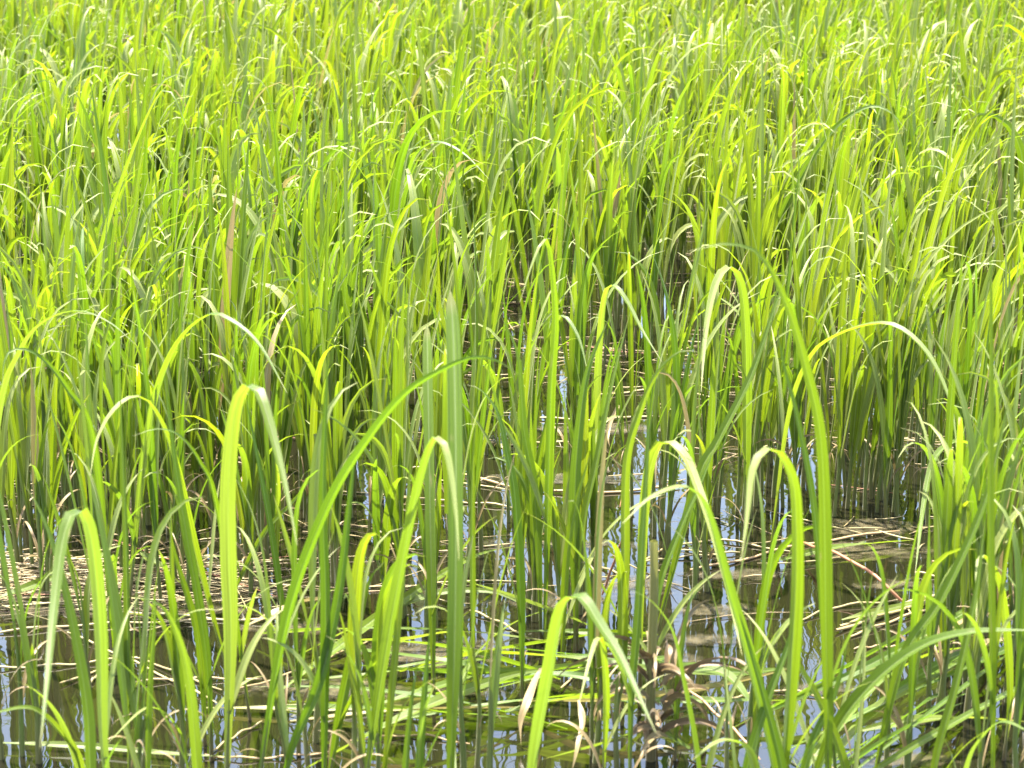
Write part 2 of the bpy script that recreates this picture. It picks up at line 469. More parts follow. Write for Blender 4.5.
HERO = [
 (-25, 640, 'pale reed arching rightward into the picture from the left frame edge',
  [([(0, 416), (20, 353), (43, 323), (77, 311), (110, 323), (137, 346)], 11, -.15, .3)]),
 (128, 610, 'reed with long pale arched leaf pointing down to the right above the bowed reeds',
  [([(150, 430), (173, 353), (207, 316), (233, 322), (260, 346), (287, 393)], 12, -.2, .2)]),
 (112, 640, 'green reed curling over leftward in a hook at the left edge of the marsh',
  [([(93, 443), (67, 389), (43, 359), (22, 349), (6, 356), (2, 388)], 9, -.1, .35)]),
 (232, 690, 'green reed bowing left with its whitish tip hanging before the left stems',
  [([(197, 560), (173, 456), (152, 407), (133, 397), (112, 412), (97, 440), (90, 476)], 11, -.15, .3)]),
 (250, 720, 'low green reed bending left with nearly level tip under the whitish bowed reed',
  [([(217, 510), (200, 463), (180, 436), (158, 429), (133, 436)], 9, .1, .35)]),
 (226, 800, 'broad reed folded at the top like an upside-down U, left limb pale edged',
  [([(231, 640), (229, 560), (229, 480), (236, 412), (247, 387), (258, 391), (271, 430), (286, 490), (297, 545)], 20, -.1, .12)]),
 (290, 670, 'dark green upright reed between the two limbs of the folded broad reed',
  [([(278, 580), (267, 510), (252, 430), (246, 398)], 9, .1, .3)]),
 (447, 850, 'tallest straight broad reed in centre foreground with blunt whitish top',
  [([(451, 760), (455, 620), (456, 500), (455, 400), (453, 330), (450, 290)], 18, .5, -.2, 40)]),
 (434, 710, 'straight pale grey-green reed immediately left of the tall blunt-topped reed',
  [([(431, 560), (429, 440), (427, 324)], 12, .4, -.15, 40)]),
 (360, 830, 'reed bent sharply over at the top beside the tall blunt-topped reed',
  [([(372, 740), (395, 600), (418, 490), (431, 446), (440, 438), (449, 462), (456, 515), (459, 560)], 15, -.05, .2)]),
 (255, 820, 'bright reed sweeping up rightward in a long diagonal across the left foreground',
  [([(265, 745), (289, 612), (326, 510), (360, 450), (402, 396), (441, 370), (474, 357), (500, 362), (521, 377)], 14, -.2, -.75)]),
 (522, 705, 'bright reed arching left from the open water toward the tall blunt-topped reed',
  [([(520, 590), (515, 498), (508, 458), (498, 414), (481, 390), (467, 385)], 12, .1, .25)]),
 (541, 640, 'tall reed in mid water with one straight leaf and one hooked leaf',
  [([(535, 500), (524, 430), (518, 357), (501, 316)], 11, 0, .2),
   ([(548, 500), (551, 390), (555, 323), (551, 262), (545, 239), (533, 262), (520, 302)], 11, -.1, .2)]),
 (577, 650, 'broad bright reed leaning right out of the open water',
  [([(575, 505), (580, 424), (589, 367), (609, 318)], 15, .05, .1)]),
 (574, 655, 'bluish green narrow reed leaning right beside the broad bright reed in open water',
  [([(580, 544), (597, 460), (613, 380), (630, 312)], 9, .15, .3)]),
 (562, 668, 'short pale blue-green reed leaf standing before the broad bright reed',
  [([(567, 560), (577, 500), (590, 455)], 10, 0, .2)]),
 (622, 700, 'pale reed leaf curving rightward over the right side of the open water',
  [([(624, 560), (626, 464), (639, 414), (656, 374), (679, 352), (698, 352)], 12, -.1, .1)]),
 (596, 530, 'reed behind the open water with whitish leaf hanging down rightward',
  [([(598, 400), (603, 312), (611, 285), (626, 300), (642, 330), (662, 362)], 10, -.15, .1)]),
 (550, 520, 'reed behind the hooked mid-water reed with short pale leaf folded right',
  [([(552, 400), (555, 330), (563, 316), (578, 337), (588, 373)], 10, -.1, .1)]),
 (640, 690, 'reed folded over rightward with long cream-coloured hanging leaf right of the open water',
  [([(641, 600), (645, 510), (652, 462), (664, 442), (684, 456), (697, 486), (712, 530), (728, 590), (742, 655)], 13, -.25, .1)]),
 (788, 850, 'broad dark green reed bending left across the cream-coloured hanging leaf',
  [([(768, 740), (748, 660), (728, 590), (710, 520), (697, 494), (680, 487), (650, 498), (622, 524)], 20, 0, .15)]),
 (775, 860, 'broad foreground reed folded over leftward with short pale hanging tip',
  [([(785, 740), (795, 600), (795, 500), (787, 466), (776, 451), (764, 451), (753, 470), (747, 520), (741, 562)], 19, -.1, .12)]),
 (826, 870, 'tallest blurred foreground reed arching leftward at the top right of centre',
  [([(828, 740), (826, 640), (822, 456), (807, 373), (787, 306), (763, 258), (742, 246), (720, 244), (688, 252)], 16, -.05, .25)]),
 (838, 810, 'dark slim upright reed just right of the pool-side tall arching reed',
  [([(825, 650), (814, 510), (797, 416), (784, 366), (775, 318)], 11, .1, .25)]),
 (655, 640, 'grey-green reed leaning strongly right behind the tall blurred arching reed',
  [([(697, 483), (717, 443), (751, 376), (774, 309), (788, 272)], 12, .1, .2)]),
 (770, 560, 'reed with a long pale arch bowing right above the right-hand pool',
  [([(790, 420), (811, 359), (837, 336), (877, 324), (904, 331), (931, 359), (951, 406), (957, 456)], 11, -.25, .25)]),
 (1000, 570, 'reed bowing left with its pale tip dipping to the right-hand pool',
  [([(986, 470), (967, 444), (951, 444), (934, 460), (924, 503), (915, 575)], 9, -.2, .25)]),
 (745, 545, 'reed whose wide pale leaf folds left below the tall blurred arch',
  [([(746, 400), (743, 300), (731, 268), (716, 283), (706, 330), (701, 392)], 13, -.1, .15)]),
 (992, 860, 'thin dark vertical reed crossing the right edge in the foreground',
  [([(992, 700), (990, 510), (991, 380), (990, 256), (984, 222)], 10, .1, .35)]),
 (990, 640, 'reed curving out of the picture at the right frame edge',
  [([(992, 500), (995, 430), (1005, 389), (1028, 365)], 10, 0, .3)]),
 (118, 860, 'blurred reed folded leftward with long broad pale leaf at the lower left corner',
  [([(103, 750), (100, 640), (94, 560), (86, 520), (75, 510), (63, 540), (54, 612), (47, 685), (40, 748)], 17, -.1, .12)]),
 (92, 900, 'bright yellow-green reed curving left behind the broad pale corner leaf',
  [([(90, 768), (86, 700), (70, 612), (53, 545), (38, 507), (24, 484)], 15, .1, .15)]),
 (200, 850, 'short broad reed with tip bent left in the lower left water',
  [([(197, 765), (187, 672), (169, 617), (150, 600), (134, 598)], 14, 0, .15)]),
 (212, 760, 'upright reed leaning left behind the short bent reed in the lower left',
  [([(207, 665), (197, 595), (184, 520), (172, 440), (165, 380)], 12, .1, .2)]),
 (205, 745, 'short pointed reed leaf leaning left in front of the straw bank',
  [([(198, 640), (175, 556), (168, 518)], 11, 0, .25)]),
 (90, 840, 'low arched reed leaf bowing left in the bottom left corner',
  [([(80, 765), (60, 732), (33, 709), (0, 712), (-30, 722)], 10, -.1, .4)]),
 (190, 800, 'thin small arched reed bowing left at the bottom left',
  [([(183, 745), (172, 722), (157, 709), (140, 712), (107, 744)], 6, 0, .3)]),
 (146, 830, 'straight narrow reed standing in the dark water at lower left',
  [([(149, 700), (155, 610), (153, 585)], 9, 0, .25)]),
 (130, 800, 'slender vertical reed behind the straight narrow reed at lower left',
  [([(128, 650), (126, 540), (122, 440), (120, 380)], 9, .1, .3)]),
 (328, 790, 'pointed reed with a tiny dry tip left of the foreground fan of blades',
  [([(336, 740), (353, 652), (369, 583), (384, 562)], 14, 0, .15)]),
 (324, 830, 'straight upright reed rising through the long bright diagonal reed',
  [([(325, 720), (326, 600), (323, 500), (326, 400), (329, 340)], 13, .05, .15)]),
 (275, 830, 'reed leaning right beside the pointed dry-tipped reed',
  [([(292, 750), (319, 685), (339, 595), (350, 500), (357, 430)], 14, .05, .15)]),
 (225, 612, 'thin pale grey reed leaf leaning right across the folded broad reed',
  [([(262, 537), (290, 505), (317, 472)], 7, -.1, .2)]),
 (416, 850, 'short grey-green foreground reed just left of the tall blunt-topped reed foot',
  [([(420, 765), (425, 690), (430, 626)], 11, 0, .15)]),
 (402, 860, 'shortest grey-green blade at the bottom edge left of centre',
  [([(406, 765), (412, 700), (418, 660)], 9, 0, .2)]),
 (378, 850, 'long narrow blue-green reed leaning right at the bottom left of centre',
  [([(388, 740), (399, 620), (407, 520), (412, 430)], 10, .1, .25)]),
 (525, 880, 'foreground reed folded right with broad cream leaf pointing down at centre bottom',
  [([(534, 768), (549, 679), (560, 614), (571, 598), (583, 599), (600, 625), (619, 655), (639, 697), (656, 733)], 19, -.15, .1)]),
 (705, 840, 'bright reed curving left over the brown rotten tuft',
  [([(695, 752), (682, 679), (672, 632), (652, 602), (625, 587)], 11, 0, .2)]),
 (675, 760, 'small bright reed hooking right above the brown rotten tuft',
  [([(679, 680), (683, 640), (691, 600), (706, 584)], 9, 0, .25)]),
 (650, 705, 'reed leaning right between the cream hanging leaf and the rotten tuft',
  [([(657, 600), (679, 532), (700, 485), (716, 445)], 10, .1, .2)]),
 (630, 800, 'tall straight reed rising beside the brown rotten tuft',
  [([(632, 700), (638, 622), (644, 512), (648, 440), (646, 396)], 11, .1, .2)]),
 (770, 870, 'pale reed leaf arching left at the bottom edge right of centre',
  [([(758, 795), (750, 755), (736, 742), (716, 743), (692, 760)], 16, -.1, .3)]),
 (602, 790, 'narrow pale reed with its tip hanging toward the water at centre bottom',
  [([(606, 700), (603, 650), (598, 638), (590, 660), (579, 704)], 9, -.1, .2)]),
 (855, 840, 'bright reed leaning left at the bottom right below the pool',
  [([(845, 768), (821, 705), (793, 655), (780, 630)], 12, 0, .15)]),
 (868, 810, 'long green reed leaning right across the bent bundle at lower right',
  [([(901, 665), (941, 600), (981, 512), (1000, 440), (1010, 390)], 13, .05, .15)]),
 (798, 870, 'bottom edge reed with two upright leaves spreading in a V',
  [([(806, 765), (836, 690), (848, 640)], 12, 0, .15), ([(782, 768), (762, 690), (738, 610)], 12, 0, .2)]),
 (735, 860, 'broad green reed leaning right at the bottom edge below the pale arch',
  [([(748, 768), (768, 700), (790, 640), (800, 590)], 13, .05, .2)]),
 (1004, 760, 'small pale reed hooking left among the right-hand stems',
  [([(1010, 690), (1003, 600), (991, 565), (979, 560), (976, 622)], 10, -.05, .2)]),
 (800, 830, 'wide bright reed bent right over the straw bundle to the frame edge',
  [([(830, 742), (868, 688), (918, 648), (970, 632), (1035, 630)], 18, -.1, .3)]),
 (925, 850, 'pale yellowish reed leaning right at the bottom right edge',
  [([(935, 765), (955, 690), (975, 600), (985, 520)], 11, .1, .15)]),
 (955, 870, 'blurred green reed bent right at the bottom right corner',
  [([(968, 770), (985, 735), (1005, 722), (1035, 735)], 12, -.05, .3)]),
 (395, 330, 'far reed with pale arch bowing right over the upper middle of the marsh',
  [([(402, 230), (412, 165), (426, 146), (442, 143), (465, 155), (489, 179)], 9, -.2, .2)], 2),
 (750, 330, 'far reed sweeping right in a long arch on the upper right',
  [([(774, 235), (805, 170), (835, 128), (868, 107), (890, 112), (907, 131)], 9, -.2, .2)], 2),
 (880, 350, 'far reed with pale arched tip bowing right near the upper right edge',
  [([(893, 240), (905, 185), (920, 169), (938, 168), (955, 184), (968, 214)], 9, -.2, .2)], 2),
 (112, 480, 'tall dark straight reed standing above the others at upper left',
  [([(112, 300), (107, 200), (90, 77)], 10, .1, .15)], 2),
 (85, 480, 'tall bright reed leaning right with whitish hanging tip at upper left',
  [([(98, 300), (105, 240), (130, 160), (158, 96), (172, 94), (189, 133)], 10, -.1, .12)], 2),
 (222, 470, 'stout reed of three upright broad leaves standing tall at upper left',
  [([(215, 300), (208, 150)], 11, .05, .1), ([(230, 300), (228, 136)], 14, 0, .05), ([(236, 320), (250, 125)], 10, .1, .15)], 1),
]
for h in HERO:
    traced_reed(h[0], h[1], h[2], h[3], *(h[4:] if len(h) > 4 else (1,)))

# ------------------------------------------------------------------ shoots grown by rule
def grow(n, base, hs, az_bias, S, leaves, seedrng, wscale=1.0, droop=1.0, lscale=1.0, emin=73):
    """arrays for n shoots: returns stem spines and a list of leaf array sets (one per leaf rank)"""
    g = seedrng
    lean_az = g.normal(az_bias, 1.1, n)
    lean = np.abs(g.normal(0, .07, n))
    zs = g.uniform(.28, .5, n) * hs
    s = np.linspace(0, 1, 5)[None, :, None]
    tipv = np.stack([np.sin(lean_az) * lean, np.cos(lean_az) * lean, np.ones(n)], -1) * zs[:, None]
    sp = base[:, None] + tipv[:, None] * s
    sp[:, 0, 2] -= .1
    sp[:, :, 0] += (g.normal(0, .012, n))[:, None] * np.sin(s[..., 0] * 3)
    out = []
    phase = g.uniform(0, 6.28, n)
    for k in range(leaves):
        f = .4 + .6 * (k + g.uniform(0, .7, n)) / leaves
        f = np.minimum(f, 1.0)
        if k == leaves - 1:
            f[:] = 1.0
        seg = np.minimum((f * 4).astype(int), 3); fr = f * 4 - seg
        P0 = sp[np.arange(n), seg] * (1 - fr)[:, None] + sp[np.arange(n), seg + 1] * fr[:, None]
        az = phase + k * 2.6 + g.normal(0, .5, n)
        az = az + .75 * np.sin(az_bias - az)
        top = (k == leaves - 1)
        L = (g.uniform(.5, .8, n) if top else g.uniform(.4, .76, n)) * hs * lscale
        el = R(1) * (g.uniform(81, 90, n) if top else g.uniform(emin, 88, n))
        kind = g.random(n)
        curv = np.where(kind < .48, g.uniform(.05, .4, n), np.where(kind < .66, g.uniform(.6, 1.7, n), g.uniform(2.0, 2.9, n))) * droop
        power = np.where(kind < .66, g.uniform(2.0, 3.6, n), g.uniform(3.0, 6.0, n))
        w = g.uniform(.016, .038, n) * wscale * np.where(kind > .66, 1.2, 1.0)
        tw0, tw1 = g.normal(0, .35, n), g.normal(0, .8, n)
        P, B, N = sweep_leaf(P0, az, el, L, curv, power, S, tw0, tw1)
        out.append((P, B, N, w))
    return sp, out


def grown_arrays(buf, sp, lv, tint, g, S, K):
    n = len(sp)
    r = np.linspace(.0085, .0035, 5)[None] * g.uniform(.75, 1.2, n)[:, None]
    tubes(buf, sp, r, np.full((n, 5), .0) + (g.random(n) < .05)[:, None] * .5, tint, mud_of(sp[..., 2], .2), K)
    for P, B, N, w in lv:
        age = np.broadcast_to(np.where(g.random(n) < .018, g.uniform(.4, 1, n), g.uniform(0, .05, n))[:, None], (n, S)).copy()
        age[:, -1] = np.maximum(age[:, -1], .4)
        P[..., 2] = np.maximum(P[..., 2], .012)
        ribbons(buf, P, profile(S, .5, .3)[None] * w[:, None], B, N, .28, age, np.clip(tint + g.normal(0, .16, n), 0, 1), np.zeros((n, S)))


ORD = ['first', 'second', 'third', 'fourth', 'fifth', 'sixth', 'seventh', 'eighth', 'ninth', 'tenth']
TUFTS = [  # px x, px y of the foot, how many, px half-spread, where it stands
 (18, 528, 6, 22, 'tuft behind the straw bank at left frame edge'),
 (72, 522, 6, 22, 'second tuft from left behind the straw bank'),
 (125, 526, 6, 22, 'third tuft from left behind the straw bank'),
 (176, 520, 6, 22, 'tuft behind the straw bank near its right end'),
 (230, 526, 6, 22, 'tuft just behind the folded broad reed'),
 (285, 520, 6, 22, 'tuft right of the folded broad reed'),
 (338, 524, 6, 22, 'tuft left of the open water, back row'),
 (385, 545, 7, 16, 'dense tuft at left margin of the open water'),
 (22, 588, 5, 24, 'tuft on the straw bank at left frame edge'),
 (112, 596, 6, 24, 'tuft on the middle of the straw bank'),
 (170, 592, 5, 16, 'brown-footed tuft on the straw bank'),
 (262, 592, 5, 20, 'tuft between straw bank and curled brown leaf'),
 (322, 598, 5, 18, 'tuft just right of the curled brown leaf'),
 (445, 520, 6, 18, 'tuft behind the tall blunt-topped reed'),
 (470, 570, 5, 14, 'tuft right of the tall blunt-topped reed'),
 (512, 520, 5, 14, 'tuft in mid water left of the hooked reed'),
 (565, 500, 5, 16, 'tuft at the back of the open water'),
 (520, 610, 6, 14, 'tuft in the open water at centre'),
 (578, 615, 6, 14, 'tuft at foot of the broad bright water reed'),
 (640, 505, 5, 18, 'tuft at the back right of the open water'),
 (665, 545, 6, 16, 'dark tuft behind the cream hanging leaf'),
 (705, 520, 6, 16, 'tuft left of the blurred arching reed'),
 (745, 500, 6, 16, 'tuft behind the leftward folded foreground reed'),
 (790, 505, 6, 14, 'brown-footed tuft left of the right-hand pool'),
 (850, 508, 8, 16, 'dense tuft behind the right-hand pool, left part'),
 (885, 508, 8, 16, 'dense tuft behind the right-hand pool, right part'),
 (930, 525, 5, 16, 'brown tuft at right end of the pool'),
 (968, 545, 6, 16, 'tuft right of the right-hand pool'),
 (1008, 560, 6, 18, 'tuft at the right frame edge beside the pool'),
 (985, 690, 7, 24, 'tuft above the bottom right corner'),
 (945, 720, 5, 16, 'tuft in front of the bent straw bundle'),
 (705, 590, 4, 12, 'small tuft behind the rotten brown tuft'),
 (440, 640, 3, 12, 'small tuft beside the lodged green blades'),
 (395, 615, 4, 14, 'small tuft left of the tall blunt-topped reed'),
 (1012, 655, 8, 22, 'dense tuft at the lower right frame edge'),
 (965, 640, 5, 18, 'tuft left of the dense right-edge tuft'),
 (150, 560, 6, 26, 'tuft in the thick of the straw bank'),
 (40, 560, 6, 24, 'tuft in the left end of the straw bank'),
 (250, 560, 6, 24, 'tuft in the right end of the straw bank'),
 (95, 680, 3, 26, 'sparse tuft in lower left dark water'),
 (30, 760, 4, 26, 'thin tuft in the bottom left corner'),
 (160, 790, 4, 26, 'thin tuft at the bottom edge, far left'),
 (300, 760, 4, 22, 'thin tuft at the foot of the diagonal reed'),
 (370, 800, 4, 20, 'thin tuft at bottom edge left of centre'),
 (470, 790, 3, 16, 'thin tuft at bottom edge by the lodged blades'),
 (600, 760, 3, 18, 'thin tuft at bottom edge at centre'),
 (730, 780, 4, 22, 'thin tuft at bottom edge right of centre'),
 (880, 790, 4, 24, 'thin tuft at bottom edge below the bundle'),
 (1000, 800, 4, 20, 'thin tuft filling the bottom right corner'),
]
g2 = np.random.default_rng(21)
for (tx, ty, n, sprd, where) in TUFTS:
    xs = np.sort(tx + g2.uniform(-sprd, sprd, n) * 1.25)
    ys = ty + g2.normal(0, 9, n)
    for i in range(n):
        b = ground(xs[i], ys[i])
        h = g2.normal(1.0, .13)
        h = float(np.clip(h, .7, 1.25))
        if ty > 575:
            h *= .88 if ty < 740 else .8
        nl = int(g2.integers(2, 4)) if ty > 740 else int(g2.integers(3, 5))
        bias = g2.normal(2.5, .9)
        sp, lv = grow(1, b[None], np.array([h]), bias, 14, nl, g2, .85, .85, 1.15, 79)
        dx = sp[0, -1, 0] - sp[0, 1, 0]
        ntip = sum(1 for P, B, N, w in lv if P[0, -1, 2] < P[0, :, 2].max() - .04)
        size = 'tall' if h > 1.08 else ('short' if h < .88 else 'slender')
        pose = 'left-leaning' if dx < -.02 else ('right-leaning' if dx > .02 else 'upright')
        side = ORD[i] + ' from left in '
        label = f'{size} {pose} reed, {side}{where}'
        root = empty('reed', b)
        tag(root, label, 'reed', 'reeds in the ' + where)
        tint = np.array([float(np.clip(g2.normal(.3, .2), 0, 1))])
        tb = Buf()
        r = (np.linspace(.0095, .004, 5) * g2.uniform(.8, 1.2))[None]
        tubes(tb, sp, r, np.full((1, 5), .04), tint, mud_of(sp[..., 2], g2.uniform(.08, .24)), 7)
        tb.build('stem', M_REED, root, b)
        for P, B, N, w in lv:
            lb = Buf()
            dead = g2.random() < .025
            age = np.full((1, 14), g2.uniform(.5, 1) if dead else g2.uniform(0, .04)); age[:, -1] = np.maximum(age[:, -1], .4)
            P[..., 2] = np.maximum(P[..., 2], .012)
            ribbons(lb, P, profile(14, .5, .3)[None] * w[:, None], B, N, .3, age, np.clip(tint + g2.normal(0, .15, 1), 0, 1), np.zeros((1, 14)))
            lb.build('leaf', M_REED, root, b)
        for _ in range(int(g2.integers(0, 3))):
            extra_leaf(root, b, sp[0, 1] + np.array([0, 0, .02]), g2.uniform(0, 6.28), g2.uniform(.14, .34), g2.uniform(.006, .014),
                       g2.uniform(1.2, 3), R(72), g2.random(), g2.uniform(.75, 1))

# ------------------------------------------------------------------ the reed bed behind: past counting
g3 = np.random.default_rng(5)


def density(px, py):
    """how thick the bed is at a foot whose image point is (px, py): 0..1"""
    edge = 500 + 42 * np.clip((420 - px) / 60, 0, 1) + 14 * np.clip((px - 740) / 60, 0, 1)
    d = np.clip((edge - py) / 60, 0, 1)
    ctr = np.exp(-((px - 570) / 150) ** 2)
    openw = ctr * np.clip((py - 285) / 105, 0, 1)
    rt = np.exp(-((px - 700) / 90) ** 2) * np.clip((py - 330) / 90, 0, 1) * .6
    return d * (1 - .92 * np.clip(openw + rt * .7, 0, 1))


Y = 7.4
cent = []
while Y < 46:
    half = Y * 512 / F * 1.18 + .4
    rho = 9.6 if Y < 14 else 6.2 if Y < 20 else 4.2 if Y < 30 else 2.6
    m = g3.poisson(2 * half * .25 * rho)
    cent.append(np.stack([g3.uniform(-half, half, m), g3.uniform(Y, Y + .25, m)], 1))
    Y += .25
cent = np.concatenate(cent)
base = []
for cx, cy in cent:
    k = int(g3.integers(2, 5))
    base.append(np.stack([cx + g3.normal(0, .11, k), cy + g3.normal(0, .11, k)], 1))
base = np.concatenate(base)
base = np.concatenate([base, np.zeros((len(base), 1))], 1)
px, py = to_px(base)
keep = (g3.random(len(base)) < density(px, py)) & (base[:, 1] > ground(512, 540)[1])
base = base[keep]
bed = Buf()
for near, far, S, K, nl, ws in ((0, 14, 13, 4, 4, 1.28), (14, 22, 11, 3, 4, 1.62), (22, 60, 8, 3, 4, 1.85)):
    sel = base[(base[:, 1] >= near) & (base[:, 1] < far)]
    n = len(sel)
    patch = np.array([mnoise.noise(Vector((b[0] * .35, b[1] * .3, 9.0))) for b in sel])
    hs = np.clip(g3.normal(1.0, .13, n) + .12 * patch, .65, 1.35)
    tint = np.clip((.34 if near == 0 else .46 if near == 14 else .6) + .3 * patch + g3.normal(0, .14, n), 0, 1)
    sp, lv = grow(n, sel, hs, 2.0, S, nl, g3, ws, 1.0, 1.25, 77)
    grown_arrays(bed, sp, lv, tint, g3, S, K)
    print('bed', near, n)
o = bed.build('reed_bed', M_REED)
tag(o, 'dense bed of sunlit green reeds filling the marsh behind the open water', 'reeds', None, 'stuff')

# ------------------------------------------------------------------ water
me = bpy.data.meshes.new('water')
s = 600
me.from_pydata([(-s, -s, 0), (s, -s, 0), (s, s, 0), (-s, s, 0)], [], [(0, 1, 2, 3)])
me.materials.append(M_WATER)
wo = bpy.data.objects.new('water', me); C.objects.link(wo)
tag(wo, 'still shallow marsh water mirroring the sky and reeds', 'water', None, 'structure')

# ------------------------------------------------------------------ dead litter nobody could count
def straws(name, pts, label, rad, ln, zmax, g, spread=.75):
    n = len(pts)
    az = g.normal(0, spread, n)
    L = g.uniform(*ln, n)
    s = np.linspace(-.5, .5, 4)[None, :, None]
    d = np.stack([np.cos(az), np.sin(az), g.normal(0, .03, n)], -1)
    P = pts[:, None] + d[:, None] * L[:, None, None] * s
    P[..., 2] += g.uniform(.002, zmax, n)[:, None]
    P[:, :, 1] += g.normal(0, .03, n)[:, None] * (np.cos(s[..., 0] * 3) - .6)
    P[..., 2] = np.maximum(P[..., 2], .001)
    r = np.broadcast_to(g.uniform(*rad, n)[:, None], (n, 4)).copy()
    r[:, 0] *= .6; r[:, -1] *= .4
    buf = Buf()
    tint = g.random(n)
    tubes(buf, P, r, np.ones((n, 4)), tint, np.broadcast_to(((g.random(n) < .1) * g.random(n))[:, None], (n, 4)), 4)
    ob = buf.build(name, M_STRAW)
    return tag(ob, label, 'straw', None, 'stuff')


g4 = np.random.default_rng(11)


def litter_density(px, py):
    d = .16 + .5 * np.clip((470 - py) / 120, 0, 1)
    d *= 1 - .8 * np.exp(-((px - 570) / 130) ** 2) * np.clip((py - 320) / 80, 0, 1)
    d *= np.clip((640 - py) / 80, .05, 1)
    d *= np.where((px < 300) & (py > 618), .15, 1)
    return d


Yv = 1 / g4.uniform(1 / 17.0, 1 / 6.0, 2800)
Xv = g4.uniform(-1, 1, 2800) * Yv * .29
pts = np.stack([Xv, Yv, 0 * Xv], 1)
px, py = to_px(pts)
nz = np.array([mnoise.noise(Vector((a * 1.3, b * 1.1, 0))) for a, b in zip(Xv, Yv)])
pts = pts[(g4.random(len(pts)) < litter_density(px, py) * np.clip(.75 + 1.5 * nz, 0, 1))]
straws('straw_litter', pts, 'scattered dead straw floating between the reed stems', (.0012, .0036), (.08, .55), .015, g4)
bp = np.array([ground(g4.uniform(-40, 262), 583 + g4.normal(0, 13)) for _ in range(150)])
straws('straw_bank', bp, 'low bank of tangled pale straw at left above dark water', (.0012, .0036), (.15, 1.0), .04, g4, .5)

# ------------------------------------------------------------------ film of scum on the water
ELL = [(430, 655, 110, 20), (640, 585, 70, 12), (560, 602, 90, 9), (715, 612, 50, 10), (870, 528, 80, 10), (865, 553, 85, 11),
       (340, 690, 110, 14), (640, 660, 70, 10), (130, 612, 170, 8), (700, 640, 60, 8), (560, 480, 130, 7), (900, 585, 60, 6), (480, 690, 60, 9),
       (820, 690, 40, 10), (740, 575, 60, 8), (470, 440, 60, 6), (900, 760, 80, 10), (560, 545, 120, 6), (300, 630, 90, 7), (610, 430, 110, 6)]
CS = .03
fv, fq, fc, vid = [], [], [], {}


def cover(x, y):
    qx, qy = to_px(np.array([x, y, 0.0]))
    return max(1 - (((qx - ex) / (rx * 1.25)) ** 2 + ((qy - ey) / (ry * 1.25)) ** 2) ** .7 for ex, ey, rx, ry in ELL)


def vkey(i, j, c):
    if (i, j) not in vid:
        vid[(i, j)] = len(fv)
        fv.append((i * CS, j * CS, .004)); fc.append(c)
    return vid[(i, j)]


cov = {}
for j in range(int(5.2 / CS), int(10.2 / CS)):
    for i in range(-int(2.8 / CS), int(2.8 / CS)):
        cov[(i, j)] = cover(i * CS, j * CS)
for (i, j) in cov:
    k4 = [(i, j), (i + 1, j), (i + 1, j + 1), (i, j + 1)]
    if all(k in cov for k in k4) and max(cov[k] for k in k4) > 0:
        fq.append([vkey(*k, max(0, cov[k])) for k in k4])
me = bpy.data.meshes.new('algae_film')
me.from_pydata(fv, [], fq)
at = me.attributes.new('cover', 'FLOAT', 'POINT')
at.data.foreach_set('value', np.array(fc, dtype=np.float32))
me.materials.append(M_FILM)
fo = bpy.data.objects.new('algae_film', me); C.objects.link(fo)
tag(fo, 'thin olive-brown scum drifting in ragged patches on the water', 'scum', None, 'stuff')


# ------------------------------------------------------------------ lodged blades, dead stalks and other single things
def lodged(name, label, cat, pts, w, z, mat=M_REED, age=0.0, tint=.4, group=None, face=1.1):
    """a blade lying low over the water; z = heights at its points"""
    S = 24
    p3 = np.array([ground(x, y, max(h, .012)) for (x, y), h in zip(pts, z)])
    P = resample(p3, S)
    P[:, 2] = np.maximum(P[:, 2], .012)
    T = tangents(P)
    up = np.array([0, 0, 1.0])
    flat = unit(np.cross(np.broadcast_to(up, T.shape), T)); lift = np.cross(T, flat)
    s = np.linspace(0, 1, S)
    a = (face - 1.1 + .8 * np.sin(s * 4 + pts[0][0]))[:, None]
    Bv = np.cos(a) * flat + np.sin(a) * lift
    Nv = np.cross(T, Bv)
    mid = P.mean(0)
    W = profile(S, .35, .25, 3) * w * (1.3 if cat == 'reed blade' else 1) / scale_at(mid[1])
    ag = np.clip(age + .25 * (s > .93), 0, 1)
    buf = Buf()
    ribbons(buf, P[None], W[None], Bv[None], Nv[None], .3, ag[None], np.array([tint]), np.zeros((1, S)))
    o = buf.build(name, mat, None, P[S // 2] * np.array([1, 1, 0]))
    return tag(o, label, cat, group)


